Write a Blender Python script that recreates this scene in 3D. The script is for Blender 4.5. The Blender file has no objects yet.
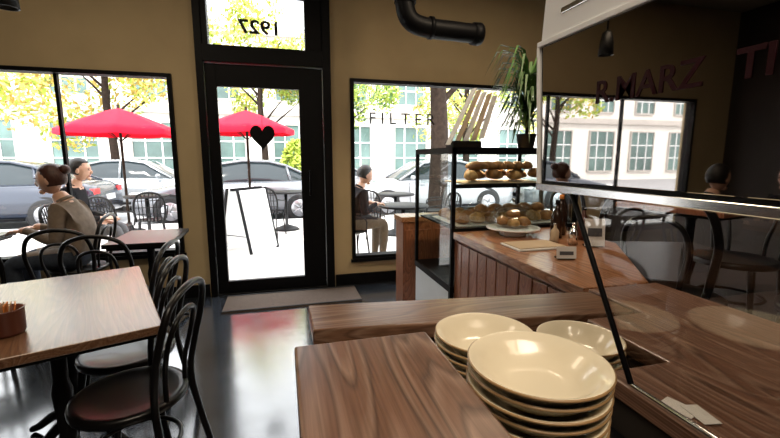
import bpy, bmesh, math, random
from mathutils import Vector, Matrix
random.seed(7)
sc = bpy.context.scene
try:
    sc.view_settings.view_transform = 'Standard'
except Exception:
    pass

# ------------------------------------------------------------ materials
MATS = {}
def mat(name, col, rough=0.5, metal=0.0, noise=0.0, nscale=8.0, bump=0.0, coat=0.0, spec=0.5, emit=0.0, col2=None, trans=0.0):
    if name in MATS: return MATS[name]
    m = bpy.data.materials.new(name); m.use_nodes = True
    nt = m.node_tree; b = nt.nodes['Principled BSDF']
    b.inputs['Base Color'].default_value = (*col, 1)
    b.inputs['Roughness'].default_value = rough
    b.inputs['Metallic'].default_value = metal
    b.inputs['Specular IOR Level'].default_value = spec
    b.inputs['Coat Weight'].default_value = coat
    if emit:
        b.inputs['Emission Color'].default_value = (*col, 1)
        b.inputs['Emission Strength'].default_value = emit
    if noise or col2:
        tc = nt.nodes.new('ShaderNodeTexCoord')
        n = nt.nodes.new('ShaderNodeTexNoise'); n.inputs['Scale'].default_value = nscale
        n.inputs['Detail'].default_value = 6
        nt.links.new(tc.outputs['Object'], n.inputs['Vector'])
        r = nt.nodes.new('ShaderNodeValToRGB')
        c2 = col2 if col2 else tuple(c*(1-noise) for c in col)
        r.color_ramp.elements[0].color = (*c2, 1); r.color_ramp.elements[0].position = .35
        r.color_ramp.elements[1].color = (*col, 1); r.color_ramp.elements[1].position = .65
        nt.links.new(n.outputs['Fac'], r.inputs['Fac'])
        nt.links.new(r.outputs['Color'], b.inputs['Base Color'])
        if bump:
            bp = nt.nodes.new('ShaderNodeBump'); bp.inputs['Strength'].default_value = bump
            bp.inputs['Distance'].default_value = .01
            nt.links.new(n.outputs['Fac'], bp.inputs['Height'])
            nt.links.new(bp.outputs['Normal'], b.inputs['Normal'])
    MATS[name] = m
    return m

def wood(name, dark, mid, light, rough=0.3, along='Y', rot=0.0, scale=1.0, coat=0.3, contrast=1.0, rings=30, stretch=1.4):
    """plain-sawn grain: contour lines of a stretched noise field + fine pores"""
    m = bpy.data.materials.new(name); m.use_nodes = True
    nt = m.node_tree; b = nt.nodes['Principled BSDF']; L = nt.links.new
    tc = nt.nodes.new('ShaderNodeTexCoord')
    k1 = stretch
    s = {'Y': (6, k1, 6), 'X': (k1, 6, 6), 'Z': (6, 6, k1)}[along]
    s = tuple(k*scale for k in s)
    mp = nt.nodes.new('ShaderNodeMapping'); mp.inputs['Scale'].default_value = s; mp.inputs['Rotation'].default_value = (0, 0, rot)
    L(tc.outputs['Object'], mp.inputs['Vector'])
    n = nt.nodes.new('ShaderNodeTexNoise'); n.inputs['Scale'].default_value = .9; n.inputs['Detail'].default_value = 1.4; n.inputs['Roughness'].default_value = .4
    L(mp.outputs['Vector'], n.inputs['Vector'])
    mul = nt.nodes.new('ShaderNodeMath'); mul.operation = 'MULTIPLY'; mul.inputs[1].default_value = rings
    L(n.outputs['Fac'], mul.inputs[0])
    fr = nt.nodes.new('ShaderNodeMath'); fr.operation = 'FRACT'; L(mul.outputs[0], fr.inputs[0])
    r = nt.nodes.new('ShaderNodeValToRGB'); e = r.color_ramp.elements
    e[0].position = 0; e[0].color = (*mid, 1)
    e[1].position = 1; e[1].color = (*mid, 1)
    for p, c in ((.3, mid), (.62, light), (.86, dark)):
        k = e.new(p); k.color = (*c, 1)
    L(fr.outputs[0], r.inputs['Fac'])
    mp2 = nt.nodes.new('ShaderNodeMapping'); mp2.inputs['Scale'].default_value = tuple(k*(22 if k > 3 else 5) for k in s); mp2.inputs['Rotation'].default_value = (0, 0, rot)
    L(tc.outputs['Object'], mp2.inputs['Vector'])
    n2 = nt.nodes.new('ShaderNodeTexNoise'); n2.inputs['Scale'].default_value = 1.0; n2.inputs['Detail'].default_value = 5
    L(mp2.outputs['Vector'], n2.inputs['Vector'])
    r2 = nt.nodes.new('ShaderNodeValToRGB'); r2.color_ramp.elements[0].position = .3; r2.color_ramp.elements[0].color = (.58, .54, .5, 1)
    r2.color_ramp.elements[1].position = .62; r2.color_ramp.elements[1].color = (1.1, 1.1, 1.1, 1)
    L(n2.outputs['Fac'], r2.inputs['Fac'])
    mx = nt.nodes.new('ShaderNodeMixRGB'); mx.blend_type = 'MULTIPLY'; mx.inputs[0].default_value = .85*contrast
    L(r.outputs['Color'], mx.inputs[1]); L(r2.outputs['Color'], mx.inputs[2])
    L(mx.outputs['Color'], b.inputs['Base Color'])
    b.inputs['Roughness'].default_value = rough
    b.inputs['Coat Weight'].default_value = coat; b.inputs['Coat Roughness'].default_value = .28
    bp = nt.nodes.new('ShaderNodeBump'); bp.inputs['Strength'].default_value = .2; bp.inputs['Distance'].default_value = .002
    L(n2.outputs['Fac'], bp.inputs['Height']); L(bp.outputs['Normal'], b.inputs['Normal'])
    MATS[name] = m
    return m

def glass(name, tint=(1, 1, 1), refl=.06, rough=.0):
    m = bpy.data.materials.new(name); m.use_nodes = True
    nt = m.node_tree; nt.nodes.remove(nt.nodes['Principled BSDF'])
    t = nt.nodes.new('ShaderNodeBsdfTransparent'); t.inputs[0].default_value = (*tint, 1)
    g = nt.nodes.new('ShaderNodeBsdfGlossy'); g.inputs['Roughness'].default_value = rough
    mx = nt.nodes.new('ShaderNodeMixShader'); mx.inputs[0].default_value = refl
    nt.links.new(t.outputs[0], mx.inputs[1]); nt.links.new(g.outputs[0], mx.inputs[2])
    nt.links.new(mx.outputs[0], nt.nodes['Material Output'].inputs[0])
    MATS[name] = m
    return m

M_wall = mat('wall_paint', (.50, .385, .215), .75, noise=.08, nscale=3, bump=.05)
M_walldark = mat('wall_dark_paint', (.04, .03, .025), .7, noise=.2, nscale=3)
M_ceil = mat('ceiling_paint', (.30, .26, .2), .8, noise=.1)
M_black = mat('black_frame', (.003, .003, .004), .5, noise=.2, nscale=20, spec=.15)
M_bentwood = mat('bentwood_black', (.006, .005, .005), .32, noise=.3, nscale=20, coat=.1, spec=.35)
M_iron = mat('cast_iron', (.006, .006, .007), .5, noise=.3, nscale=30, bump=.1, spec=.25)
M_glass = glass('window_glass', (1, 1, 1), .04)
M_caseglass = glass('case_glass', (.95, .98, .97), .11)
M_guardglass = glass('guard_glass', (.94, .93, .92), .07)
M_woodledge = wood('ledge_wood', (.105, .055, .036), (.17, .088, .056), (.25, .155, .112), .3, 'Y', scale=1.3, rings=30, stretch=.6)
M_woodcross = wood('cross_wood', (.12, .06, .036), (.19, .098, .058), (.25, .15, .10), .26, 'X', scale=1.1, rings=26, stretch=.7)
M_woodside = wood('side_wood', (.12, .06, .04), (.20, .10, .064), (.30, .185, .135), .3, 'Y', scale=1.3, rings=28, stretch=.7)
M_woodtable = wood('table_wood', (.13, .06, .032), (.18, .088, .046), (.225, .125, .075), .26, 'Y', rot=0, scale=1.2, rings=22, stretch=.6)
M_woodpanel = wood('panel_wood', (.17, .055, .025), (.28, .10, .046), (.34, .14, .07), .35, 'Z', scale=1.3)
M_woodcounter = wood('counter_wood', (.24, .10, .045), (.37, .165, .078), (.43, .22, .12), .25, 'Y', stretch=.7)
M_plate = mat('cream_ceramic', (.84, .75, .57), .22, noise=.04, nscale=3, coat=.35)
M_platerim = mat('tan_ceramic_rim', (.36, .22, .10), .3, noise=.2, nscale=20, coat=.3)
M_mirror2 = mat('dark_mirror', (.38, .355, .34), .02, 1.0)
M_chrome = mat('chrome_trim', (.75, .74, .72), .16, 1.0)
M_white = mat('white_enamel', (.9, .9, .9), .3, noise=.03)
M_steelgrey = mat('case_base_steel', (.72, .76, .78), .4, noise=.05)
M_red = mat('umbrella_red', (.80, .008, .03), .7, noise=.12, nscale=4, spec=.1)
M_redletter = mat('red_letter', (.022, .002, .004), .55, noise=.1, spec=.1)
M_concrete = mat('sidewalk_concrete', (.66, .64, .61), .85, noise=.12, nscale=3, bump=.1)
M_asphalt = mat('asphalt', (.36, .36, .37), .9, noise=.2, nscale=10)
M_facade = mat('facade_stone', (.80, .76, .70), .8, noise=.08, nscale=2)
M_facade2 = mat('facade_trim', (.50, .46, .42), .8, noise=.1, nscale=2)
M_bwin = mat('building_window', (.12, .20, .18), .15, noise=.5, nscale=.6)
M_tyre = mat('tyre_rubber', (.01, .01, .011), .8, noise=.2)
M_rim = mat('alloy_rim', (.4, .4, .42), .3, .8, noise=.1)
M_carglass = mat('car_glass', (.02, .03, .035), .08, noise=.2, nscale=1)
M_lampred = mat('tail_light', (.6, .02, .02), .3, noise=.1)
M_headl = mat('head_light', (.8, .8, .8), .1, noise=.05)
M_bark = mat('tree_bark', (.035, .024, .018), .9, noise=.4, nscale=14, bump=.5, spec=.1)
M_leafA = mat('leaf_yellowgreen', (.38, .48, .06), .6, noise=.25, nscale=3)
M_leafB = mat('leaf_orange', (.62, .44, .10), .6, noise=.25, nscale=3)
M_leafC = mat('leaf_green', (.07, .17, .035), .5, noise=.4, nscale=6)
M_skin = mat('skin', (.62, .36, .25), .5, noise=.06, nscale=10)
M_hair_red = mat('hair_auburn', (.07, .022, .012), .5, noise=.4, nscale=60, bump=.3)
M_hair_dark = mat('hair_dark', (.012, .009, .008), .5, noise=.4, nscale=60, bump=.3)
M_eye = mat('eye_dark', (.02, .015, .012), .2, noise=.1)
M_lip = mat('lip', (.4, .13, .11), .5, noise=.1)
M_tan = mat('shirt_taupe', (.20, .15, .11), .9, noise=.25, nscale=25, bump=.2)
M_jeans = mat('denim_dark', (.03, .04, .06), .9, noise=.25, nscale=40, bump=.2)
M_khaki = mat('khaki_cloth', (.12, .095, .065), .9, noise=.2, nscale=30, bump=.2)
M_jacket = mat('jacket_black', (.008, .008, .010), .9, noise=.3, nscale=30, bump=.2, spec=.15)
M_greycl = mat('grey_cloth', (.10, .10, .11), .9, noise=.2, nscale=30)
M_lettering = mat('window_vinyl', (.03, .03, .03), .6, noise=.1)
M_shoe = mat('shoe_leather', (.02, .015, .012), .4, noise=.3)
M_bread = mat('bread_crust', (.38, .17, .05), .6, noise=.5, nscale=25, bump=.5)
M_bread2 = mat('pastry_golden', (.60, .34, .12), .6, noise=.45, nscale=30, bump=.5)
M_paper = mat('white_paper', (.8, .79, .76), .8, noise=.05)
M_tanboard = mat('kraft_board', (.55, .42, .28), .8, noise=.1)
M_mat = mat('door_mat_fibre', (.13, .095, .075), .95, noise=.4, nscale=90, bump=.5)
M_pot = mat('terracotta_brown', (.12, .035, .02), .4, noise=.2)
M_orange = mat('orange_packet', (.75, .25, .04), .6, noise=.1)
M_bottle = mat('dark_bottle', (.03, .015, .01), .15, noise=.2)
M_lampshade = mat('pendant_black', (.01, .01, .01), .4, noise=.2)

def floor_mat():
    m = bpy.data.materials.new('polished_concrete'); m.use_nodes = True
    nt = m.node_tree; b = nt.nodes['Principled BSDF']
    tc = nt.nodes.new('ShaderNodeTexCoord')
    n = nt.nodes.new('ShaderNodeTexNoise'); n.inputs['Scale'].default_value = 1.6; n.inputs['Detail'].default_value = 8
    n2 = nt.nodes.new('ShaderNodeTexNoise'); n2.inputs['Scale'].default_value = 6; n2.inputs['Detail'].default_value = 7
    nt.links.new(tc.outputs['Object'], n.inputs['Vector']); nt.links.new(tc.outputs['Object'], n2.inputs['Vector'])
    r = nt.nodes.new('ShaderNodeValToRGB')
    r.color_ramp.elements[0].position = .3; r.color_ramp.elements[0].color = (.012, .016, .022, 1)
    r.color_ramp.elements[1].position = .7; r.color_ramp.elements[1].color = (.05, .06, .078, 1)
    nt.links.new(n.outputs['Fac'], r.inputs['Fac']); nt.links.new(r.outputs['Color'], b.inputs['Base Color'])
    r2 = nt.nodes.new('ShaderNodeMapRange'); r2.inputs[3].default_value = .05; r2.inputs[4].default_value = .28
    nt.links.new(n2.outputs['Fac'], r2.inputs[0]); nt.links.new(r2.outputs[0], b.inputs['Roughness'])
    b.inputs['Specular IOR Level'].default_value = .9
    b.inputs['Coat Weight'].default_value = .9; b.inputs['Coat Roughness'].default_value = .16
    bp = nt.nodes.new('ShaderNodeBump'); bp.inputs['Strength'].default_value = .12; bp.inputs['Distance'].default_value = .01
    nt.links.new(n2.outputs['Fac'], bp.inputs['Height']); nt.links.new(bp.outputs['Normal'], b.inputs['Normal'])
    return m
M_floor = floor_mat()

# ------------------------------------------------------------ mesh builder
def catmull(P, n=6):
    P = [Vector(p) for p in P]; out = []
    for i in range(len(P)-1):
        p0 = P[max(i-1, 0)]; p1 = P[i]; p2 = P[i+1]; p3 = P[min(i+2, len(P)-1)]
        for k in range(n):
            t = k/n
            out.append(.5*((2*p1)+(-p0+p2)*t+(2*p0-5*p1+4*p2-p3)*t*t+(-p0+3*p1-3*p2+p3)*t**3))
    out.append(P[-1]); return out

class B:
    def __init__(s, name):
        s.name = name; s.v = []; s.f = []; s.m = []; s.sm = []; s.mats = []
    def mi(s, m):
        if m not in s.mats: s.mats.append(m)
        return s.mats.index(m)
    def add(s, vs, fs, m, smooth=False):
        o = len(s.v); s.v += [tuple(v) for v in vs]; k = s.mi(m)
        for f in fs:
            s.f.append(tuple(i+o for i in f)); s.m.append(k); s.sm.append(smooth)
    def box(s, c, d, m, rz=0, rx=0, ry=0):
        R = Matrix.Rotation(rz, 3, 'Z') @ Matrix.Rotation(ry, 3, 'Y') @ Matrix.Rotation(rx, 3, 'X')
        c = Vector(c); vs = []
        for x in (-.5, .5):
            for y in (-.5, .5):
                for z in (-.5, .5):
                    vs.append(c + R @ Vector((x*d[0], y*d[1], z*d[2])))
        s.add(vs, [(0,1,3,2),(4,6,7,5),(0,4,5,1),(2,3,7,6),(0,2,6,4),(1,5,7,3)], m)
    def bb(s, x0, x1, y0, y1, z0, z1, m):
        s.box(((x0+x1)/2, (y0+y1)/2, (z0+z1)/2), (x1-x0, y1-y0, z1-z0), m)
    def prism(s, poly, z0, z1, m):
        n = len(poly)
        vs = [(p[0], p[1], z0) for p in poly]+[(p[0], p[1], z1) for p in poly]
        s.add(vs, [tuple(range(n-1, -1, -1)), tuple(range(n, 2*n))]+[(i, (i+1) % n, n+(i+1) % n, n+i) for i in range(n)], m)
    def prismx(s, poly, x0, x1, m):
        n = len(poly)
        vs = [(x0, p[0], p[1]) for p in poly]+[(x1, p[0], p[1]) for p in poly]
        s.add(vs, [tuple(range(n-1, -1, -1)), tuple(range(n, 2*n))]+[(i, (i+1) % n, n+(i+1) % n, n+i) for i in range(n)], m)
    def tube(s, pts, r, m, seg=8, closed=False):
        pts = [Vector(p) for p in pts]; n = len(pts)
        rs = r if isinstance(r, (list, tuple)) else [r]*n
        if len(rs) != n:
            rs = [rs[0]+(rs[-1]-rs[0])*i/(n-1) for i in range(n)]
        T = []
        for i in range(n):
            if closed: t = pts[(i+1) % n]-pts[i-1]
            else: t = pts[min(i+1, n-1)]-pts[max(i-1, 0)]
            T.append(t.normalized() if t.length > 1e-9 else Vector((0, 0, 1)))
        ref = Vector((0, 0, 1)) if abs(T[0].z) < .9 else Vector((1, 0, 0))
        N = (ref - T[0]*ref.dot(T[0])).normalized(); vs = []
        for i in range(n):
            N = (N - T[i]*N.dot(T[i])).normalized(); Bn = T[i].cross(N)
            for k in range(seg):
                a = 2*math.pi*k/seg
                vs.append(pts[i]+(N*math.cos(a)+Bn*math.sin(a))*rs[i])
        fs = []
        for i in range(n if closed else n-1):
            j = (i+1) % n
            for k in range(seg):
                l = (k+1) % seg
                fs.append((i*seg+k, i*seg+l, j*seg+l, j*seg+k))
        if not closed:
            fs.append(tuple(range(seg-1, -1, -1))); fs.append(tuple((n-1)*seg+k for k in range(seg)))
        s.add(vs, fs, m, True)
    def lathe(s, prof, c, m, seg=32, axis='z', smooth=True, mfn=None):
        vs = []; n = len(prof)
        for (r, z) in prof:
            for k in range(seg):
                a = 2*math.pi*k/seg
                x, y = r*math.cos(a), r*math.sin(a)
                if axis == 'z': vs.append((c[0]+x, c[1]+y, c[2]+z))
                elif axis == 'y': vs.append((c[0]+x, c[1]+z, c[2]+y))
                else: vs.append((c[0]+z, c[1]+x, c[2]+y))
        o = len(s.v); s.v += vs
        for i in range(n-1):
            mm = mfn(i) if mfn else m; k0 = s.mi(mm)
            for k in range(seg):
                l = (k+1) % seg
                s.f.append((o+i*seg+k, o+i*seg+l, o+(i+1)*seg+l, o+(i+1)*seg+k)); s.m.append(k0); s.sm.append(smooth)
        if prof[0][0] > 1e-4: s.f.append(tuple(o+i for i in range(seg-1, -1, -1))); s.m.append(s.mi(m)); s.sm.append(False)
        if prof[-1][0] > 1e-4: s.f.append(tuple(o+(n-1)*seg+k for k in range(seg))); s.m.append(s.mi(m)); s.sm.append(False)
    def ell(s, c, r, m, seg=16, rings=10, rz=0, rx=0, ry=0, fn=None):
        R = Matrix.Rotation(rz, 3, 'Z') @ Matrix.Rotation(ry, 3, 'Y') @ Matrix.Rotation(rx, 3, 'X')
        vs = []; c = Vector(c)
        for i in range(rings+1):
            p = math.pi*i/rings
            for k in range(seg):
                a = 2*math.pi*k/seg
                d = Vector((math.sin(p)*math.cos(a)*r[0], math.sin(p)*math.sin(a)*r[1], math.cos(p)*r[2]))
                if fn: d = fn(d)
                vs.append(c+R @ d)
        fs = [(i*seg+k, (i+1)*seg+k, (i+1)*seg+(k+1) % seg, i*seg+(k+1) % seg) for i in range(rings) for k in range(seg)]
        s.add(vs, fs, m, True)
    def done(s, loc=(0, 0, 0), rz=0, bevel=0, scale=1):
        me = bpy.data.meshes.new(s.name); me.from_pydata(s.v, [], s.f)
        for m in s.mats: me.materials.append(m)
        for p, k, q in zip(me.polygons, s.m, s.sm):
            p.material_index = k; p.use_smooth = q
        bm = bmesh.new(); bm.from_mesh(me)
        bmesh.ops.remove_doubles(bm, verts=bm.verts, dist=1e-6)
        bmesh.ops.recalc_face_normals(bm, faces=bm.faces)
        bm.to_mesh(me); bm.free()
        ob = bpy.data.objects.new(s.name, me); sc.collection.objects.link(ob)
        ob.location = loc; ob.rotation_euler = (0, 0, rz); ob.scale = (scale,)*3
        if bevel:
            md = ob.modifiers.new('bevel', 'BEVEL'); md.width = bevel; md.segments = 2; md.limit_method = 'ANGLE'; md.angle_limit = math.radians(50)
        return ob

# ------------------------------------------------------------ room shell
WY = 4.14
b = B('floor'); b.bb(-4.6, 3.9, -3.2, WY+.15, -.1, 0, M_floor); b.done()
b = B('ceiling'); b.bb(-4.6, 3.9, -3.2, WY+.15, 3.2, 3.3, M_ceil); b.done()
for (x0, x1, z0, z1) in ((-4.6, -4.0, 0, 3.2), (-4.0, -.93, 0, .45), (-4.0, -.93, 2.1, 3.2), (-.93, -.72, 0, 3.2), (-.72, .50, 3.0, 3.2),
                         (.50, .69, 0, 3.2), (.69, 3.4, 0, .28), (.69, 3.4, 2.14, 3.2), (3.4, 3.9, 0, 3.2)):
    b = B('wall_front'); b.bb(x0, x1, WY, WY+.15, z0, z1, M_wall); b.done()
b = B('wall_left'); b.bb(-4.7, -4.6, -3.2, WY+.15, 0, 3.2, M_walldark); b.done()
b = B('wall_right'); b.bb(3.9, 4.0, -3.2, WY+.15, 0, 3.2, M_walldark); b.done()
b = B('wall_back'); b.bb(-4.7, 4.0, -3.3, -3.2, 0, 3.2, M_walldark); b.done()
b = B('baseboard_front')
for x0, x1 in ((-4.55, -.73), (.51, 3.85)): b.bb(x0, x1, WY-.02, WY-.001, 0.001, .12, M_black)
b.done()

def window(name, x0, x1, z0, z1, mull):
    b = B(name); y0, y1 = WY-.03, WY+.09; t = .035
    x0 += .002; x1 -= .002; z0 += .002; z1 -= .002
    b.bb(x0, x1, y0, y1, z0, z0+t, M_black); b.bb(x0, x1, y0, y1, z1-t, z1, M_black)
    b.bb(x0, x0+t, y0, y1, z0+t, z1-t, M_black); b.bb(x1-t, x1, y0, y1, z0+t, z1-t, M_black)
    for x in mull: b.bb(x-.013, x+.013, y0+.06, y1-.02, z0+t, z1-t, M_black)
    b.bb(x0+t, x1-t, WY+.03, WY+.034, z0+t, z1-t, M_glass)
    b.bb(x0-.02, x1+.02, WY-.045, WY-.03, z0-.03, z0+.005, M_black)
    b.done()
window('window_1', -4.0, -.93, .45, 2.1, [-1.84, -2.9])
window('window_2', .69, 3.4, .28, 2.14, [])

b = B('door_1')
y0, y1 = WY-.04, WY+.12
b.bb(-.718, -.66, y0, y1, 0.002, 2.998, M_black); b.bb(.42, .498, y0, y1, 0.002, 2.998, M_black)
b.bb(-.66, .42, y0, y1, 2.22, 2.37, M_black); b.bb(-.66, .42, y0, y1, 2.86, 2.998, M_black)
b.bb(-.66, -.605, y0+.02, y1-.02, 2.37, 2.86, M_black); b.bb(.26, .42, y0+.02, y1-.02, 2.37, 2.86, M_black)
b.bb(-.605, .26, WY+.03, WY+.036, 2.37, 2.86, M_glass)
b.bb(-.655, -.56, WY, WY+.05, .012, 2.21, M_black); b.bb(.19, .415, WY, WY+.05, .012, 2.21, M_black)
b.bb(-.56, .19, WY, WY+.05, .012, .13, M_black); b.bb(-.56, .19, WY, WY+.05, 2.01, 2.21, M_black)
b.bb(-.56, .19, WY+.022, WY+.028, .13, 2.01, M_glass)
b.bb(-.66, .42, WY-.03, WY+.1, 0.002, .011, M_iron)
b.tube([(.27, WY-.002, .98), (.27, WY-.06, .98), (.27, WY-.06, 1.22), (.27, WY-.002, 1.22)], .011, M_black)
b.done(bevel=.004)

def text(name, body, size, loc, rot, m, ext=.002, sx=1, bold=0.0, align='CENTER'):
    cu = bpy.data.curves.new(name, 'FONT'); cu.body = body; cu.size = size; cu.extrude = ext
    cu.offset = bold; cu.align_x = align
    cu.materials.append(m)
    o = bpy.data.objects.new(name, cu); sc.collection.objects.link(o)
    o.location = loc; o.rotation_euler = rot; o.scale = (sx, 1, 1)
    return o
text('window_lettering', '1927', .17, (-.15, WY+.045, 2.51), (math.pi/2, 0, math.pi), M_black, sx=1.15, bold=.004)
text('window_lettering', 'F I L T E R', .17, (1.25, WY+.015, 1.70), (math.pi/2, 0, 0), M_lettering, sx=1.0)

b = B('heart_ornament')
poly = []
for i in range(40):
    t = 2*math.pi*i/40
    x = 16*math.sin(t)**3; y = 13*math.cos(t)-5*math.cos(2*t)-2*math.cos(3*t)-math.cos(4*t)
    poly.append((x*.0072, y*.0085))
n = len(poly)
vs = [(p[0], -.006, p[1]) for p in poly]+[(p[0], .006, p[1]) for p in poly]
b.add(vs, [tuple(range(n)), tuple(range(2*n-1, n-1, -1))]+[(i, (i+1) % n, n+(i+1) % n, n+i) for i in range(n)], M_black)
b.tube([(0, 0, .05), (0, 0, .4)], .0015, M_black, 5)
b.done(loc=(-.17, WY+.01, 1.56))

b = B('door_mat'); b.bb(-.56, .69, 3.6, 4.04, .001, .014, M_mat)
for i in range(2):
    b.bb(-.56, .69, 3.6+.42*i, 3.62+.42*i, .012, .018, M_tyre)
b.done()

b = B('ventilation_duct')
pts = catmull([(.98, 3.2, 3.199), (.98, 3.2, 2.7), (.98, 3.2, 2.52), (1.03, 3.2, 2.42), (1.16, 3.2, 2.38), (1.4, 3.2, 2.37), (1.58, 3.2, 2.365)], 6)
b.tube(pts, .075, M_black, 20)
for z in (2.56, 2.95): b.tube([(.98, 3.2, z-.015), (.98, 3.2, z+.015)], .086, M_black, 20)
b.tube([(1.18, 3.2, 2.38), (1.21, 3.2, 2.38)], .086, M_black, 20)
b.tube([(1.56, 3.2, 2.365), (1.62, 3.2, 2.363), (1.64, 3.2, 2.363)], [.086, .09, .08], M_black, 20)
b.done()
b = B('pendant_lamp')
b.tube([(-1.52, 3.0, 3.199), (-1.52, 3.0, 2.4)], .008, M_lampshade)
b.lathe([(.02, .2), (.04, .18), (.055, .1), (.06, 0), (.055, 0), (.05, .1), (.0, .14)], (-1.52, 3.0, 2.22), M_lampshade, 24)
b.lathe([(0, 0), (.03, .02), (.03, .06), (0, .09)], (-1.52, 3.0, 2.24), mat('bulb_warm', (1, .75, .45), .4, emit=4), 16)
b.done()

# ------------------------------------------------------------ furniture
def chair(loc, facing, scale=1.0, name='dining_chair'):
    b = B(name); m = M_bentwood
    b.lathe([(0, .445), (.10, .447), (.165, .455), (.185, .462), (.198, .458), (.2, .445), (.197, .43), (.18, .425), (0, .43)], (0, 0, 0), m, 32)
    for sx in (-1, 1):
        b.tube(catmull([(sx*.13, .125, .43), (sx*.15, .15, .25), (sx*.175, .185, 0)], 5), [.017, .012], m)
    hoop = [(-.19, -.235, 0), (-.165, -.19, .25), (-.155, -.165, .45), (-.175, -.185, .6), (-.185, -.215, .73), (-.14, -.24, .845), (0, -.252, .885),
            (.14, -.24, .845), (.185, -.215, .73), (.175, -.185, .6), (.155, -.165, .45), (.165, -.19, .25), (.19, -.235, 0)]
    b.tube(catmull(hoop, 5), .0135, m)
    inner = [(-.08, -.17, .44), (-.085, -.175, .55), (-.105, -.2, .67), (-.08, -.225, .76), (0, -.235, .79), (.08, -.225, .76), (.105, -.2, .67), (.085, -.175, .55), (.08, -.17, .44)]
    b.tube(catmull(inner, 5), .010, m)
    ring = [(.152*math.cos(a*math.pi/12), .152*math.sin(a*math.pi/12)-.01, .24) for a in range(24)]
    b.tube(ring, .009, m, 7, closed=True)
    return b.done(loc=(loc[0], loc[1], loc[2] if len(loc) > 2 else 0), rz=facing-math.pi/2, scale=scale)

def table(loc, sx, sy, rz=0, m=None, h=.75, name='cafe_table', cols=((0, 0),)):
    b = B(name)
    b.bb(-sx/2, sx/2, -sy/2, sy/2, h-.032, h, m or M_woodtable)
    b.bb(-sx/2+.02, sx/2-.02, -sy/2+.02, sy/2-.02, h-.05, h-.032, M_iron)
    for (cx, cy) in cols:
        b.lathe([(.06, h-.05), (.05, h-.07), (.028, h-.1), (.025, h-.25), (.036, h-.3), (.03, .35), (.026, .28), (.045, .2), (.05, .12), (.03, .07)], (cx, cy, 0), M_iron, 20)
        for k in range(4):
            a = k*math.pi/2+math.pi/4
            d = Vector((math.cos(a), math.sin(a), 0))
            b.tube(catmull([Vector((cx, cy, .14))+d*.02, Vector((cx, cy, .11))+d*.12, Vector((cx, cy, .04))+d*.22, Vector((cx, cy, .015))+d*.27], 4), [.026, .015], M_iron)
    return b.done(loc=(loc[0], loc[1], 0), rz=rz, bevel=.004)

table((-1.039, 1.851), .9, 1.0, math.radians(21), cols=((.12, -.18), (.12, .22)))
chair((-.60, 1.64), math.radians(170)); chair((-.74, 2.045), math.radians(174)); chair((-.87, 2.46), math.radians(176))
table((-1.02, 3.45), .44, .6, 0, m=M_bentwood)
chair((-1.12, 2.98), math.pi/2)
chair((-1.47, 3.28), math.pi/2+.1)
chair((-1.90, 3.22), math.pi/2-.1)
chair((-1.66, 3.80), math.pi)
table((-2.45, 3.66), .6, .6, 0, m=M_bentwood)
table((-3.02, 2.7), .5, .6, 0)
chair((-2.4, 2.7), math.pi); chair((-3.64, 2.7), 0)
table((-2.4, 1.2), .7, .7, 0)
chair((-1.85, .65), 2.4); chair((-2.97, 1.2), 0)
# high table and bar chairs added beyond the counter, in place of guard-glass reflections
table((2.52, 1.95), .62, .62, .2, m=M_woodpanel, h=1.06, name='bar_table')
chair((2.02, 1.66), .45, 1.35, 'bar_chair'); chair((2.62, 1.2), 1.7, 1.35, 'bar_chair'); chair((2.4, 2.68), -1.4, 1.35, 'bar_chair'); chair((3.22, 2.15), 3.4, 1.35, 'bar_chair')

b = B('sugar_packet_pot')
b.lathe([(0, 0), (.045, 0), (.05, .01), (.052, .085), (.055, .09), (.048, .09), (.045, .012), (0, .012)], (0, 0, 0), M_pot, 28)
for i in range(6):
    b.box((-.025+.01*i, 0, .07), (.003, .055, .075), M_orange if i % 2 else M_tanboard, ry=.1*(i-3), rz=.1*i)
b.done(loc=(-.935, 1.6, .751))

# ------------------------------------------------------------ counters
b = B('bar_ledge')
b.bb(.0085, .256, -.35, .69, .98, 1.02, M_woodledge)
b.done(bevel=.005)
b = B('bar_ledge_cabinet'); b.bb(.03, .24, -.33, .67, 0, .979, M_walldark); b.bb(.022, .248, -.335, .678, 0.001, .1, M_black); b.done()
b = B('back_counter'); b.bb(.27, .755, .60, .80, .81, .84, M_black); b.bb(.27, .595, -.35, .60, .81, .84, M_black); b.bb(.28, .59, -.33, .78, 0, .81, M_walldark); b.done(bevel=.003)
b = B('side_counter')
poly = [(.602, -.35), (1.22, -.35), (1.22, 1.04), (.945, 1.04), (.945, .835), (.762, .835), (.762, .605), (.602, .605)]
b.prism(poly, .893, .93, M_woodside)
b.prism([(.61, -.33), (1.2, -.33), (1.2, 1.03), (.955, 1.03), (.955, .825), (.77, .825), (.77, .595), (.61, .595)], 0, .893, M_walldark)
b.done(bevel=.004)
b = B('pickup_counter')
b.prism([(.058, .953), (.93, .846), (.93, 1.022), (.058, 1.129)], .888, .93, M_woodcross)
b.prism([(.09, .98), (.92, .875), (.92, 1.0), (.09, 1.10)], 0, .888, M_walldark)
b.done(bevel=.005)
b = B('service_counter')
b.prism([(.935, 1.05), (1.2, 1.05), (1.6, 1.6), (1.6, 2.085), (.935, 2.085)], .89, .93, M_woodcounter)
b.prism([(.965, 1.06), (1.19, 1.06), (1.58, 1.61), (1.58, 2.08), (.965, 2.08)], 0, .89, M_woodpanel)
for i in range(11):
    y = 1.07+i*.094
    b.bb(.953, .965, y, y+.088, .1, .87, M_woodpanel)
b.done(bevel=.003)

b = B('condiment_cabinet')
b.bb(.87, 1.4, 2.9, 3.12, .86, .9, M_woodcounter); b.bb(.885, 1.385, 2.91, 3.11, 0, .86, M_woodpanel)
for x in (.9, 1.15): b.bb(x, x+.22, 2.902, 2.91, .08, .8, M_woodpanel)
b.done(bevel=.003)

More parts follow.
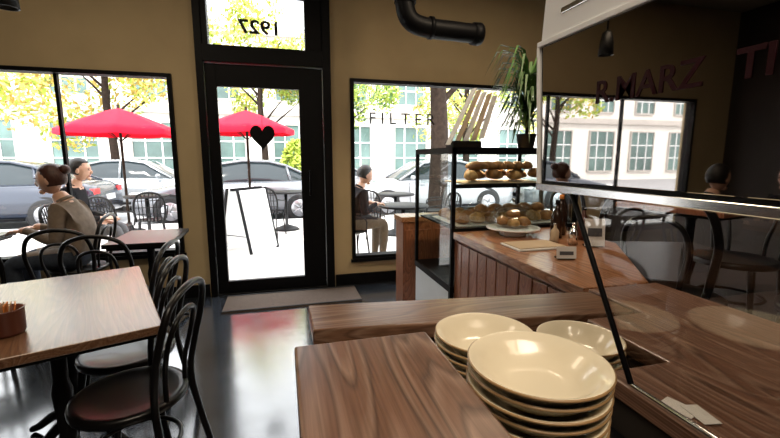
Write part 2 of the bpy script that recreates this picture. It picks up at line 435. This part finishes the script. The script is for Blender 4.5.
# display case
b = B('pastry_display_case')
X0, X1, Y0, Y1, ZT = .93, 1.78, 2.10, 2.76, 1.41
b.bb(X0+.01, X1, Y0+.01, Y1, 0.0, .56, M_steelgrey)
b.bb(X0, X1, Y0, Y1, .56, .6, M_black)
t = .022
for x in (X0, X1-t):
    for y in (Y0, Y1-t): b.bb(x, x+t, y, y+t, .6, ZT, M_black)
for y in (Y0, Y1-t): b.bb(X0, X1, y, y+t, ZT-.035, ZT, M_black)
for x in (X0, X1-t): b.bb(x, x+t, Y0, Y1, ZT-.035, ZT, M_black)
b.bb(X0-.004, X0+.02, Y0-.006, Y0+.02, 0, .6, M_black)
b.bb(X0+.008, X0+.012, Y0+t, Y1-t, .6, ZT-.035, M_caseglass)
b.bb(X1-.012, X1-.008, Y0+t, Y1-t, .6, ZT-.035, M_caseglass)
b.bb(X0+t, X1-t, Y0+.008, Y0+.012, .93, ZT-.035, M_caseglass)
b.bb(X0, X1, Y0, Y1, ZT-.004, ZT, M_caseglass)
for z in (.93, 1.18):
    b.bb(X0+.03, X1-.03, Y0+.03, Y1-.03, z, z+.012, M_black if z < 1 else M_caseglass)
b.bb(X0+.03, X1-.03, Y0+.03, Y0+.045, 1.175, 1.2, M_black)
b.bb(X0, X1, Y0, Y0+.02, .92, .945, M_black)
b.done()

def loaf(b, c, s, m, rz=0):
    b.ell(c, s, m, 14, 8, rz=rz, fn=lambda d: Vector((d.x*(1+.08*math.sin(d.y*90)), d.y, d.z if d.z > 0 else d.z*.5)))
b = B('bread_loaves')
b.bb(1.05, 1.6, 2.16, 2.5, 1.194, 1.203, M_tanboard)
for i in range(10):
    loaf(b, (1.12+.05*i, 2.26+.07*(i % 3), 1.235+.012*(i % 2)), (.042, .09, .042), M_bread if i % 2 else M_bread2, rz=.3*(i % 3)-.3)
for i in range(6):
    loaf(b, (1.17+.07*i, 2.28, 1.295), (.04, .085, .036), M_bread, rz=.5-.2*i)
b.done()
b = B('pastries')
b.bb(1.0, 1.72, 2.16, 2.6, .943, .950, M_white)
for i in range(7):
    for j in range(3):
        loaf(b, (1.06+.1*i, 2.24+.13*j, .972), (.045, .055, .045), (M_bread, M_bread2)[(i+j) % 2], rz=i*.7)
for i in range(5):
    loaf(b, (1.2+.1*i, 2.26, 1.03), (.042, .055, .036), M_bread, rz=i*.5)
b.done()
b = B('cake_dome')
cx, cy, cz = 1.22, 1.93, .931
b.lathe([(0, 0), (.07, 0), (.07, .01), (.02, .015), (.02, .03), (.14, .035), (.145, .042), (0, .042)], (cx, cy, cz), M_white, 32)
dome = [(.13, .043)]+[(.13*math.cos(a), .08+.09*math.sin(a)) for a in [k*math.pi/16 for k in range(8)]]+[(.015, .172), (.018, .19), (.012, .2), (0, .202)]
b.lathe(dome, (cx, cy, cz), M_caseglass, 32)
for i in range(6):
    a = i*math.pi/3
    loaf(b, (cx+.065*math.cos(a), cy+.065*math.sin(a), cz+.07), (.035, .035, .028), M_bread if i % 2 else M_bread2, rz=a)
loaf(b, (cx, cy, cz+.11), (.04, .04, .03), M_bread)
b.done()
b = B('pastry_tray'); b.bb(1.02, 1.28, 1.55, 1.72, .931, .939, M_paper); b.bb(1.03, 1.27, 1.56, 1.71, .939, .944, M_tanboard); b.done(bevel=.002)
def card(loc, w, h, rz, m=M_paper):
    b = B('counter_sign')
    b.box((0, 0, h/2+.005), (w, .004, h), m, rx=-.15); b.box((0, .015, .004), (w*.9, .04, .006), M_bottle)
    b.box((0, -.0035, h*.55), (w*.7, .002, h*.3), M_greycl, rx=-.15)
    b.done(loc=loc, rz=rz)
card((1.13, 1.38, .931), .08, .05, -.3); card((1.42, 1.55, .931), .09, .13, -.4)
def bottle(loc, h, r, m, cap):
    b = B('syrup_bottle')
    b.lathe([(0, 0), (r, 0), (r, h*.55), (r*.85, h*.65), (r*.35, h*.78), (r*.33, h*.92)], (0, 0, 0), m, 20)
    b.lathe([(r*.4, h*.9), (r*.4, h), (0, h)], (0, 0, 0), cap, 16)
    b.done(loc=loc)
bottle((1.40, 1.80, .931), .2, .03, M_bottle, M_black); bottle((1.47, 1.86, .931), .22, .03, M_bottle, M_orange)
bottle((1.50, 1.72, .931), .17, .028, M_pot, M_black); bottle((1.55, 1.95, .931), .24, .03, M_bottle, M_white)
bottle((1.36, 1.62, .931), .11, .022, M_chrome, M_chrome); bottle((1.30, 1.68, .931), .10, .02, M_tanboard, M_chrome)

b = B('menu_holder')
b.bb(-.10, .10, -.06, .06, 0, .05, M_black)
for i in range(5):
    a = .50-.04*i
    b.box((-.10+.055*i+.16*math.sin(a), .0, .21), (.006, .05, .42-.03*i), (M_paper, M_tanboard)[i % 2], ry=a, rz=.2)
b.done(loc=(1.18, 2.5, 1.411))

b = B('potted_dracaena')
b.lathe([(0, 0), (.05, 0), (.065, .09), (.07, .1), (.06, .1), (.058, .08), (0, .08)], (0, 0, 0), M_black, 24)
b.tube([(0, 0, .08), (.01, 0, .25), (0, .01, .45)], .012, M_bark)
for i in range(230):
    a = random.uniform(0, 6.28); L = random.uniform(.2, .38); up = random.uniform(-.2, 1.3); z0 = random.uniform(.13, .5)
    d = Vector((math.cos(a), math.sin(a), 0)); w = Vector((-math.sin(a), math.cos(a), 0))*.010
    P = [Vector((0, 0, z0)), Vector((0, 0, z0))+d*L*.3+Vector((0, 0, L*.5*up)), Vector((0, 0, z0))+d*L*.6+Vector((0, 0, L*.55*up)), Vector((0, 0, z0))+d*L*.85+Vector((0, 0, L*(.5*up-.4)))]
    vs = [P[0]-w*.5, P[0]+w*.5, P[1]-w, P[1]+w, P[2]-w*.8, P[2]+w*.8, P[3]]
    b.add(vs, [(0, 1, 3, 2), (2, 3, 5, 4), (4, 5, 6)], M_leafC, True)
b.done(loc=(1.62, 2.45, 1.411))

# plates (shallow rimmed bowls)
def plates(loc, n, R, name='plate_stack', sp=.0165):
    b = B(name)
    for i in range(n):
        z = i*sp; k = R/.112
        ox, oy = random.uniform(-.002, .002), random.uniform(-.002, .002)
        prof = [(0, .001), (.045, 0), (.050, .003), (.062, .008), (.082, .022), (.097, .036), (.106, .043), (.1115, .0465), (.112, .049), (.1095, .0505), (.106, .049),
                (.096, .0435), (.090, .0385), (.080, .028), (.066, .0155), (.054, .0105), (.04, .009), (0, .009)]
        b.lathe([(r*k, zz+z) for r, zz in prof], (ox, oy, 0), M_plate, 56, mfn=lambda i: M_platerim if i in (7, 8) else M_plate)
    b.done(loc=loc)
plates((.373, .505, .841), 10, .108)
plates((.415, .752, .841), 6, .108)
plates((.652, .732, .841), 4, .095)

# ------------------------------------------------------------ espresso machine: head with polished back panel over a slanted glass guard
b = B('espresso_machine')
b.prismx([(.840, 1.285), (.868, 1.615), (-.12, 1.615), (-.12, 1.285)], .603, .70, M_black)
b.prismx([(.832, 1.297), (.858, 1.605), (-.11, 1.605), (-.11, 1.297)], .5985, .603, M_mirror2)
b.prismx([(.846, 1.274), (.846, 1.290), (-.12, 1.290), (-.12, 1.274)], .592, .61, M_chrome)
b.prismx([(.874, 1.607), (.874, 1.619), (-.12, 1.619), (-.12, 1.607)], .594, .61, M_white)
b.prismx([(.839, 1.290), (.846, 1.290), (.874, 1.607), (.867, 1.607)], .5935, .606, M_white)
b.prismx([(.722, 1.272), (.533, .935), (-.11, .935), (-.11, 1.272)], .606, .610, M_guardglass)
b.tube([(.606, .735, 1.274), (.606, .545, .938)], .0055, M_black, 8)
b.tube([(.606, .545, .938), (.606, -.12, .938)], .004, M_chrome, 8)
for x in (.625, .69): b.tube([(x, -.10, .931), (x, -.10, 1.29)], .012, M_black, 16)
b.prismx([(.866, 1.619), (.850, 1.80), (-.1, 1.80), (-.12, 1.619)], .60, .70, M_white)
b.bb(.598, .602, .05, .8, 1.66, 1.672, M_chrome)
b.done(bevel=.0015)
text('machine_lettering', 'R.MARZ', .060, (.5975, .68, 1.455), (math.pi/2, 0, -math.pi/2), M_redletter, ext=.0006, bold=.0006, align='LEFT')
text('machine_lettering', 'TI', .056, (.5975, .425, 1.455), (math.pi/2, 0, -math.pi/2), M_redletter, ext=.0006, bold=.0012, align='LEFT')
b = B('receipt_slips')
b.box((.635, .475, .9315), (.035, .05, .001), M_paper, rz=.3); b.box((.65, .45, .9328), (.03, .05, .001), M_paper, rz=-.2)
b.done()

# ------------------------------------------------------------ people
def person(name, loc, facing, lean=.1, hair=None, top=None, legs=None, bun=False, seat=.46, headpitch=.1, wide=1.0, hands='table'):
    hair = hair or M_hair_dark; top = top or M_jacket; legs = legs or M_jeans
    piv = Vector((0, -.03, seat+.1))
    def U(p):
        d = Vector(p)+Vector((0, 0, seat-.46))-piv
        return piv+Matrix.Rotation(-lean, 3, 'X') @ d
    S = seat-.46
    J = {'pel': (Vector((0, -.03, .57+S)), .125), 'bel': (U((0, -.03, .69)), .12), 'che': (U((0, -.02, .87)), .125), 'nb': (U((0, -.01, 1.0)), .075),
         'nk': (U((0, .01, 1.055)), .05), 'nt': (U((0, .02, 1.10)), .048)}
    E = [('pel', 'bel'), ('bel', 'che'), ('che', 'nb'), ('nb', 'nk'), ('nk', 'nt')]
    for s, q in ((-1, 'L'), (1, 'R')):
        J['sh'+q] = (U((s*.165*wide, -.01, .965)), .062); J['el'+q] = (U((s*.215*wide, .05, .715)), .045)
        if hands == 'table': w = Vector((s*.10, .31, .79))
        else: w = Vector((s*.09, .27, .66+S))
        J['fa'+q] = ((J['el'+q][0]+w)*.5, .038)
        J['wr'+q] = (w, .027)
        J['ha'+q] = (w+Vector((-s*.015, .05, -.005)), .03)
        J['hi'+q] = (Vector((s*.085, .02, .55+S)), .092); J['th'+q] = (Vector((s*.10, .22, .55+S)), .08); J['kn'+q] = (Vector((s*.11, .43, .535+S)), .062)
        J['ca'+q] = (Vector((s*.11, .42, .33+S*.6)), .055); J['an'+q] = (Vector((s*.11, .40, .10)), .04); J['he'+q] = (Vector((s*.11, .40, .045)), .04); J['to'+q] = (Vector((s*.13, .55, .035)), .034)
        E += [('che', 'sh'+q), ('sh'+q, 'el'+q), ('el'+q, 'fa'+q), ('fa'+q, 'wr'+q), ('wr'+q, 'ha'+q), ('pel', 'hi'+q), ('hi'+q, 'th'+q), ('th'+q, 'kn'+q), ('kn'+q, 'ca'+q), ('ca'+q, 'an'+q), ('an'+q, 'he'+q), ('he'+q, 'to'+q)]
    names = list(J)
    me = bpy.data.meshes.new('tmp'); me.from_pydata([J[n][0] for n in names], [(names.index(a), names.index(c)) for a, c in E], [])
    ob = bpy.data.objects.new('tmp', me); sc.collection.objects.link(ob)
    sk = ob.modifiers.new('s', 'SKIN'); sub = ob.modifiers.new('d', 'SUBSURF'); sub.levels = 2; sub.render_levels = 2
    for i, n in enumerate(names):
        r = J[n][1]*1.12
        rx = r*1.25 if n in ('pel', 'bel', 'che') else r
        me.skin_vertices[0].data[i].radius = (rx, r); me.skin_vertices[0].data[i].use_root = (n == 'pel')
    dg = bpy.context.evaluated_depsgraph_get(); ev = ob.evaluated_get(dg); m2 = bpy.data.meshes.new_from_object(ev)
    b = B(name)
    vs = [v.co.copy() for v in m2.vertices]
    segs = [(J[a][0], J[c][0], a, c) for a, c in E]
    def cls(a, c):
        if c[:2] in ('nk', 'nt', 'ha'): return M_skin
        if c[:2] in ('hi', 'th', 'kn', 'ca', 'an'): return legs
        if c[:2] in ('he', 'to'): return M_shoe
        return top
    groups = {}
    for p in m2.polygons:
        c = p.center; best = None; bd = 9
        for (A, C, a, cc) in segs:
            ab = C-A; t = max(0, min(1, (c-A).dot(ab)/ab.length_squared)); d = (c-(A+ab*t)).length
            if d < bd: bd = d; best = cls(a, cc)
        if best is legs and c.z > .60+S: best = top
        groups.setdefault(best, []).append(tuple(p.vertices))
    o = len(b.v); b.v += [tuple(v) for v in vs]
    for g, fl in groups.items():
        k = b.mi(g)
        for f in fl: b.f.append(tuple(i+o for i in f)); b.m.append(k); b.sm.append(True)
    bpy.data.objects.remove(ob); bpy.data.meshes.remove(m2)
    nk = J['nk'][0]; nb = J['nb'][0]; ax = (nk-nb).normalized()
    b.tube([nb+ax*.012, nb+ax*.04], [.078, .062], top, 18)
    hc = J['nt'][0]+Vector((0, .035, .095)); R = Matrix.Rotation(-headpitch, 3, 'X')
    def H(p): return hc+R @ Vector(p)
    def hf(d):
        y, z = d.y, d.z
        x = d.x*(1-.22*max(0, -z)/.115)
        if z < -.04 and y < 0: y *= .7
        return Vector((x, y, z))
    b.ell(hc, (.074, .094, .114), M_skin, 24, 18, rx=-headpitch, fn=hf)
    b.ell(H((0, .09, -.018)), (.013, .022, .026), M_skin, 10, 8, rx=-headpitch-.3)
    b.ell(H((0, .078, -.085)), (.03, .02, .02), M_skin, 12, 8)
    b.ell(H((0, .087, -.055)), (.022, .008, .007), M_lip, 12, 6)
    for s in (-1, 1):
        b.ell(H((s*.03, .082, .008)), (.012, .009, .007), M_eye, 10, 6)
        b.ell(H((s*.03, .086, .028)), (.018, .006, .004), hair, 10, 6)
        b.ell(H((s*.075, -.005, -.01)), (.009, .018, .03), M_skin, 10, 8)
    def hairf(d):
        if d.y > .02 and d.z < .055: return Vector((d.x*.86, min(d.y, .045), max(d.z, .0)))
        return Vector((d.x, d.y, max(d.z, -.07)))
    b.ell(H((0, -.014, .018)), (.084, .104, .112), hair, 28, 20, rx=-headpitch, fn=hairf)
    if bun:
        b.ell(H((0, -.115, .065)), (.042, .04, .04), hair, 16, 10)
    for s, q in ((-1, 'L'), (1, 'R')):
        h0 = J['ha'+q][0]; dirv = (h0-J['wr'+q][0]).normalized(); side = Vector((1, 0, 0))
        b.ell(h0+dirv*.01, (.038, .045, .015), M_skin, 14, 8)
        for k in range(4):
            base = h0+side*((k-1.5)*.018)+dirv*.035; L = (.052, .068, .072, .062)[k if s > 0 else 3-k]
            b.tube([base, base+dirv*L*.45+Vector((0, 0, .004)), base+dirv*L*.8+Vector((0, 0, -.010)), base+dirv*L+Vector((0, 0, -.022))], [.0085, .0085, .0078, .006], M_skin, 7)
        tb = h0-side*s*.028
        b.tube([tb-dirv*.01, tb-side*s*.02+dirv*.015, tb-side*s*.022+dirv*.042], [.011, .0095, .007], M_skin, 7)
    return b.done(loc=(loc[0], loc[1], loc[2] if len(loc) > 2 else 0), rz=facing-math.pi/2)

person('seated_woman', (-1.64, 3.80), math.pi, lean=.18, hair=M_hair_red, top=M_tan, legs=M_jeans, bun=True, headpitch=.15, wide=.9)
person('seated_man', (-2.4, 2.7), math.pi, lean=.2, top=M_jacket)
person('seated_man', (-3.64, 2.7), 0, lean=.25, top=M_jacket)
person('seated_man', (-2.20, 5.0, -.0), .1, lean=.12, hair=M_hair_dark, top=M_jacket, legs=M_greycl, seat=.50, hands='lap')
person('seated_man', (.82, 5.0, -.02), .25, lean=.3, hair=M_hair_dark, top=M_jacket, legs=M_khaki, headpitch=.35)

# ------------------------------------------------------------ outside
b = B('ground')
b.bb(-40, 40, WY+.16, 9.3, -.14, -.02, M_concrete)
b.bb(-60, 60, 9.3, 70, -.2, -.14, M_asphalt)
for i in range(-12, 13): b.bb(i*1.5-.006, i*1.5+.006, WY+.2, 9.25, -.021, -.0185, M_facade2)
b.done()

def outdoor_chair(loc, facing):
    b = B('patio_chair'); m = M_iron
    b.lathe([(0, .44), (.19, .445), (.2, .45), (.2, .44), (0, .43)], (0, 0, 0), m, 24)
    for sx in (-1, 1):
        b.tube([(sx*.15, .15, .44), (sx*.19, .19, 0)], .011, m); b.tube([(sx*.15, -.15, .44), (sx*.19, -.21, 0)], .011, m)
        b.tube(catmull([(sx*.2, .12, .44), (sx*.23, .1, .62), (sx*.22, -.12, .66), (sx*.19, -.19, .68)], 4), .01, m)
    hoop = [(-.18, -.16, .44), (-.2, -.19, .65), (-.15, -.22, .82), (0, -.23, .87), (.15, -.22, .82), (.2, -.19, .65), (.18, -.16, .44)]
    b.tube(catmull(hoop, 5), .016, m)
    for k in range(-3, 4): 
        x = k*.045; zt = .86-abs(k)*.012
        b.tube([(x, -.16, .45), (x*1.05, -.22, zt)], .007, m, 5)
    for z in (.55, .65, .75): b.tube([(-.19, -.18-.1*(z-.55), z), (.19, -.18-.1*(z-.55), z)], .006, m, 5)
    b.done(loc=(loc[0], loc[1], -.02), rz=facing-math.pi/2)
def patio_table(x, y):
    b = B('patio_table')
    b.lathe([(0, .71), (.34, .71), (.35, .725), (.34, .74), (0, .74)], (0, 0, 0), M_iron, 32)
    b.lathe([(.03, .71), (.025, .4), (.03, .1), (.2, .04), (.25, 0)], (0, 0, 0), M_iron, 20)
    b.done(loc=(x, y, -.02))
outdoor_chair((-2.20, 5.0), .1)
patio_table(-2.25, 7.65)
outdoor_chair((-2.75, 7.15), .3); outdoor_chair((-1.95, 6.75), 1.8); outdoor_chair((-2.25, 6.2), 1.2); outdoor_chair((-1.5, 7.7), 3.3)
patio_table(.05, 7.9)
outdoor_chair((-.22, 7.25), 1.2); outdoor_chair((.65, 7.6), 2.9)
outdoor_chair((.82, 5.0), .25)
patio_table(1.58, 5.2); outdoor_chair((2.2, 5.35), 3.3)
outdoor_chair((1.4, 6.3), 1.0); patio_table(1.95, 6.9); outdoor_chair((2.6, 6.7), 2.8)

def umbrella(x, y, r, zt, zr, rot=0):
    b = B('patio_umbrella'); N = 8
    for k in range(N):
        a0 = 2*math.pi*k/N; a1 = 2*math.pi*(k+1)/N
        rows = []
        for i in range(7):
            t = i/6; row = []
            for j in range(7):
                s = j/6
                p0 = Vector((math.cos(a0), math.sin(a0), 0)); p1 = Vector((math.cos(a1), math.sin(a1), 0))
                q = p0.lerp(p1, s)*r*t
                sag = -.06*math.sin(math.pi*s)*t*r*.6
                row.append(Vector((q.x, q.y, zt-(zt-zr)*t**1.15+sag*.5)))
            rows.append(row)
        rows.append([p+Vector((0, 0, -.09)) for j, p in enumerate(rows[-1])])
        vs = [p for rw in rows for p in rw]
        fs = [(i*7+j, i*7+j+1, (i+1)*7+j+1, (i+1)*7+j) for i in range(7) for j in range(6)]
        b.add(vs, fs, M_red, True)
        b.tube([(0, 0, zt-.04), (r*math.cos(a0)*.98, r*math.sin(a0)*.98, zr-.01)], .008, M_bark, 5)
        b.tube([(0, 0, zr-.2), (r*math.cos(a0)*.5, r*math.sin(a0)*.5, zr+(zt-zr)*.5-.02)], .006, M_bark, 5)
    b.tube([(0, 0, 0), (0, 0, zt+.06)], .022, M_bark, 12)
    b.lathe([(.25, 0), (.25, .05), (.05, .09), (.04, .2)], (0, 0, 0), M_iron, 24)
    b.done(loc=(x, y, -.02), rz=rot)
umbrella(-2.75, 8.25, .95, 2.24, 1.86, .25)
umbrella(-.60, 8.0, .86, 2.24, 1.90, .1)

b = B('sandwich_board_sign')
for s in (-1, 1):
    b.box((0, s*.2, .47), (.56, .02, .9), M_white, rx=s*.22)
    b.box((0, s*.212, .5), (.46, .006, .7), M_paper, rx=s*.22)
    for x in (-.28, .28): b.box((x, s*.2, .47), (.03, .03, .95), M_black, rx=s*.22)
b.bb(-.3, .3, -.02, .02, .9, .94, M_black)
for x in (-.27, .27): b.tube([(x, -.25, .25), (x, .25, .25)], .006, M_iron)
b.done(loc=(-.52, 6.3, -.02), rz=math.radians(50))

def car(loc, rz, col, cname):
    M = mat('car_paint_'+cname, col, .25, .3, noise=.06, nscale=1, coat=.8)
    b = B('car')
    st = [(-2.25, .55, .35, .62), (-2.2, .66, .25, .78), (-1.9, .78, .2, .86), (-1.3, .88, .2, .88), (-.9, .93, .2, .89), (0, .94, .2, .9), (1.0, .95, .2, .9), (1.6, .97, .2, .88), (2.0, .95, .22, .85), (2.2, .85, .28, .78), (2.25, .6, .35, .7)]
    rows = []
    for x, zt, zb, w in st:
        mid = (zt+zb)/2
        half = [(w*.92, zb), (w, zb+.12), (w*1.0, mid+.05), (w*.97, zt-.07), (w*.86, zt-.01), (w*.5, zt+.02), (0, zt+.03)]
        sec = [(-a, z) for a, z in half]+[(a, z) for a, z in reversed(half[:-1])]
        rows.append([(x, y, z) for y, z in sec])
    n = len(rows[0]); vs = [p for r in rows for p in r]
    fs = [(i*n+j, i*n+j+1, (i+1)*n+j+1, (i+1)*n+j) for i in range(len(rows)-1) for j in range(n-1)]
    fs += [(i*n+n-1, i*n, (i+1)*n, (i+1)*n+n-1) for i in range(len(rows)-1)]
    fs += [tuple(range(n)), tuple((len(rows)-1)*n+j for j in range(n))]
    b.add(vs, fs, M, True)
    gs = [(-1.05, .93, .76), (-.75, 1.12, .74), (-.35, 1.38, .70), (.1, 1.45, .68), (.7, 1.43, .68), (1.1, 1.33, .69), (1.6, 1.08, .72), (1.85, .96, .74)]
    L = []
    for x, zt, w in gs:
        k = (zt-.9)/.55
        L.append([(x, -w, .9), (x, -w+.14*k, zt-.04*k), (x, -w*.6, zt+.01), (x, w*.6, zt+.01), (x, w-.14*k, zt-.04*k), (x, w, .9)])
    vs = [p for r in L for p in r]
    side = []; roof = []; scr = []
    for i in range(len(L)-1):
        for j in range(5):
            f = (i*6+j, i*6+j+1, (i+1)*6+j+1, (i+1)*6+j)
            if j in (0, 4): side.append(f)
            elif 2 <= i <= 4: roof.append(f)
            else: scr.append(f)
    b.add(vs, side+scr, M_carglass, True); b.add(vs, roof, M, True)
    for s in (-1, 1):
        e1 = [(x, s*(-w+.14*((zt-.9)/.55))*1.0, zt-.03*((zt-.9)/.55)) for x, zt, w in gs]
        b.tube(e1, .028, M, 6)
        b.tube([(.25, s*.755, .92), (.25, s*.56, 1.42)], .03, M, 6)
        b.tube([(1.2, s*.75, .92), (1.1, s*.57, 1.3)], .035, M, 6)
        b.ell((-.75, s*.92, 1.0), (.07, .09, .06), M, 10, 6)
        for x in (-1.4, 1.38):
            b.lathe([(.0, 0), (.37, 0), (.37, .03)], (x, s*.885, .33), M_tyre, 28, axis='y')
            b.lathe([(0, -.1), (.29, -.1), (.32, -.08), (.32, .08), (.29, .1), (0, .1)], (x, s*.84, .32), M_tyre, 28, axis='y')
            b.lathe([(0, 0), (.05, .01), (.2, .0), (.21, -.02)] if s > 0 else [(0, 0), (.05, -.01), (.2, 0), (.21, .02)], (x, s*.945, .32), M_rim, 20, axis='y')
            for k in range(5):
                a = k*2*math.pi/5
                b.tube([(x, s*.955, .32), (x+.19*math.cos(a), s*.955, .32+.19*math.sin(a))], .022, M_rim, 6)
        b.box((-2.12, s*.62, .68), (.2, .26, .1), M_headl); b.box((2.17, s*.62, .78), (.12, .26, .12), M_lampred)
        b.tube([(-.55, s*.905, .82), (-.4, s*.905, .82)], .012, M, 6)
        b.tube([(.25, s*.903, .3), (.25, s*.905, .9)], .006, M_black, 4); b.tube([(-.8, s*.903, .3), (-.85, s*.9, .88)], .006, M_black, 4)
        b.tube([(-1.0, s*.9, .25), (1.0, s*.9, .25)], .03, M_black, 5)
    b.box((-2.2, 0, .42), (.1, 1.0, .12), M_black); b.box((2.24, 0, .62), (.04, .45, .12), M_white)
    b.done(loc=loc, rz=rz)
car((-6.1, 10.6, -.14), 0, (.015, .022, .04), 'navy')
car((-4.1, 13.4, -.14), math.pi, (.34, .36, .38), 'silver')
car((-1.0, 10.6, -.14), 0, (.16, .17, .19), 'grey')
car((3.95, 10.6, -.14), 0, (.34, .35, .37), 'white')
car((8.9, 10.6, -.14), 0, (.12, .13, .14), 'graphite')
car((1.6, 13.6, -.14), math.pi, (.3, .3, .32), 'pearl')

def tree(x, y, h, cr, zc, lm, r=.16, n=2400, seedv=1):
    random.seed(seedv)
    b = B('street_tree')
    b.tube(catmull([(0, 0, 0), (.05, .02, h*.35), (-.04, 0, h*.7), (.02, 0, h)], 5), [r*1.15, r*.6], M_bark, 12)
    for k in range(7):
        a = k*.9; z = h*(.5+.07*k)
        b.tube(catmull([(0, 0, z), (.5*math.cos(a), .5*math.sin(a), z+.5), (1.2*math.cos(a), 1.2*math.sin(a), z+1.1)], 4), [r*.4, r*.1], M_bark, 7)
    blobs = [(random.gauss(0, cr*.5), random.gauss(0, cr*.4), zc+random.gauss(0, cr*.35), random.uniform(.4, .8)*cr*.55) for _ in range(14)]
    vsA = []; fA = []; vsB = []; fB = []
    for i in range(n):
        bx, by, bz, br = random.choice(blobs)
        d = Vector((random.gauss(0, 1), random.gauss(0, 1), random.gauss(0, 1))).normalized()*br*random.uniform(.5, 1)
        c = Vector((bx, by, bz))+d
        u = Vector((random.gauss(0, 1), random.gauss(0, 1), random.gauss(0, 1))).normalized()
        w = u.orthogonal().normalized(); s = random.uniform(.06, .12)
        q = [c-u*s, c+w*s*.5, c+u*s, c-w*s*.5]
        V, Fc = (vsA, fA) if random.random() < .7 else (vsB, fB)
        o = len(V); V += q; Fc.append((o, o+1, o+2, o+3))
    b.add(vsA, fA, lm[0]); b.add(vsB, fB, lm[1])
    b.done(loc=(x, y, -.14))
tree(-5.2, 14.8, 4.6, 2.3, 4.3, (M_leafB, M_leafA), .13, 3400, 3)
tree(-.6, 14.9, 4.5, 2.2, 4.6, (M_leafA, M_leafB), .12, 4200, 5)
tree(3.3, 8.3, 5.2, 1.7, 4.7, (M_leafA, M_leafB), .20, 2600, 8)
tree(2.0, 15.5, 4.6, 2.1, 3.7, (M_leafA, M_leafC), .12, 4000, 9)
tree(7.4, 15.5, 4.6, 2.2, 3.6, (M_leafA, M_leafB), .14, 3400, 11)
tree(-10.5, 15.5, 4.6, 2.4, 4.8, (M_leafA, M_leafB), .14, 2600, 12)
b = B('sidewalk_shrub')
vs = []; fs = []
for i in range(900):
    d = Vector((random.gauss(0, 1), random.gauss(0, 1), random.gauss(0, 1))).normalized()
    c = Vector((d.x*.35, d.y*.35, .85+d.z*.7))*1.0
    u = Vector((random.gauss(0, 1), random.gauss(0, 1), random.gauss(0, 1))).normalized(); w = u.orthogonal().normalized()
    o = len(vs); vs += [c-u*.08, c+w*.04, c+u*.08, c-w*.04]; fs.append((o, o+1, o+2, o+3))
b.add(vs, fs, M_leafA); b.tube([(0, 0, 0), (0, 0, .8)], .04, M_bark)
b.done(loc=(.45, 12.2, -.14), scale=1.3)

b = B('building')
BY = 23
b.bb(-34, 34, BY, BY+8, -.14, 7.8, M_facade)
b.bb(-34, 34, BY-.25, BY, 3.6, 3.95, M_facade2)
b.bb(-34, 34, BY-.35, BY, 7.6, 8.0, M_facade2)
for i in range(-10, 11):
    x = i*3.4+.6
    for z0, z1, w in ((.5, 3.1, 1.9), (4.4, 6.7, 1.5)):
        b.bb(x-w/2, x+w/2, BY-.06, BY, z0, z1, M_bwin)
        b.bb(x-w/2-.08, x-w/2, BY-.12, BY, z0-.08, z1+.08, M_facade2); b.bb(x+w/2, x+w/2+.08, BY-.12, BY, z0-.08, z1+.08, M_facade2)
        b.bb(x-w/2, x+w/2, BY-.12, BY, z1, z1+.08, M_facade2); b.bb(x-w/2, x+w/2, BY-.14, BY, z0-.1, z0, M_facade2)
        for q in (-.2, .2): b.bb(x+q*w-.03, x+q*w+.03, BY-.1, BY-.06, z0, z1, M_white)
        for q in (.33, .66): b.bb(x-w/2, x+w/2, BY-.1, BY-.06, z0+(z1-z0)*q-.03, z0+(z1-z0)*q+.03, M_white)
b.done()

# ------------------------------------------------------------ light
w = bpy.data.worlds.new('sky'); sc.world = w; w.use_nodes = True
bg = w.node_tree.nodes['Background']; bg.inputs[0].default_value = (.94, .97, 1, 1); bg.inputs[1].default_value = 6.0
def light(kind, name, loc, rot, e, col=(1, 1, 1), size=1, sy=None):
    l = bpy.data.lights.new(name, kind); l.energy = e; l.color = col
    if kind == 'AREA':
        l.size = size
        if sy: l.shape = 'RECTANGLE'; l.size_y = sy
    if kind == 'SUN': l.angle = math.radians(1)
    o = bpy.data.objects.new(name, l); sc.collection.objects.link(o); o.location = loc; o.rotation_euler = rot
    return o
light('SUN', 'sun', (0, 0, 20), (math.radians(38), 0, math.radians(-20)), 5.5, (1, .95, .88))
light('AREA', 'fill_light_bar', (.2, -.5, 3.15), (0, 0, 0), 55, (1, .84, .65), 1.6, .5)  # added fill near the camera, lights the plate stacks; no fixture there
light('AREA', 'fill_light_dining', (-1.4, 2.4, 3.15), (0, 0, 0), 22, (1, .82, .6), 1.4, .5)  # added fill to lift the backlit front wall, not an actual lamp
light('AREA', 'fill_light_case', (1.6, 2.2, 3.15), (0, 0, 0), 28, (1, .8, .58), .8, .5)  # added fill on the case side, also brightens the front wall
light('AREA', 'fill_light_pastries', (1.36, 2.4, 1.372), (0, 0, 0), 6, (1, .78, .5), .74, .06)  # added fill inside the case to brighten the pastries

# ------------------------------------------------------------ camera
cam = bpy.data.cameras.new('camera'); co = bpy.data.objects.new('camera', cam); sc.collection.objects.link(co)
co.location = (0, 0, 1.35); co.rotation_euler = (math.radians(90-8.67), 0, math.radians(-15))
cam.sensor_width = 36; cam.lens = 400*36/780; cam.clip_start = .02; cam.clip_end = 200
sc.camera = co
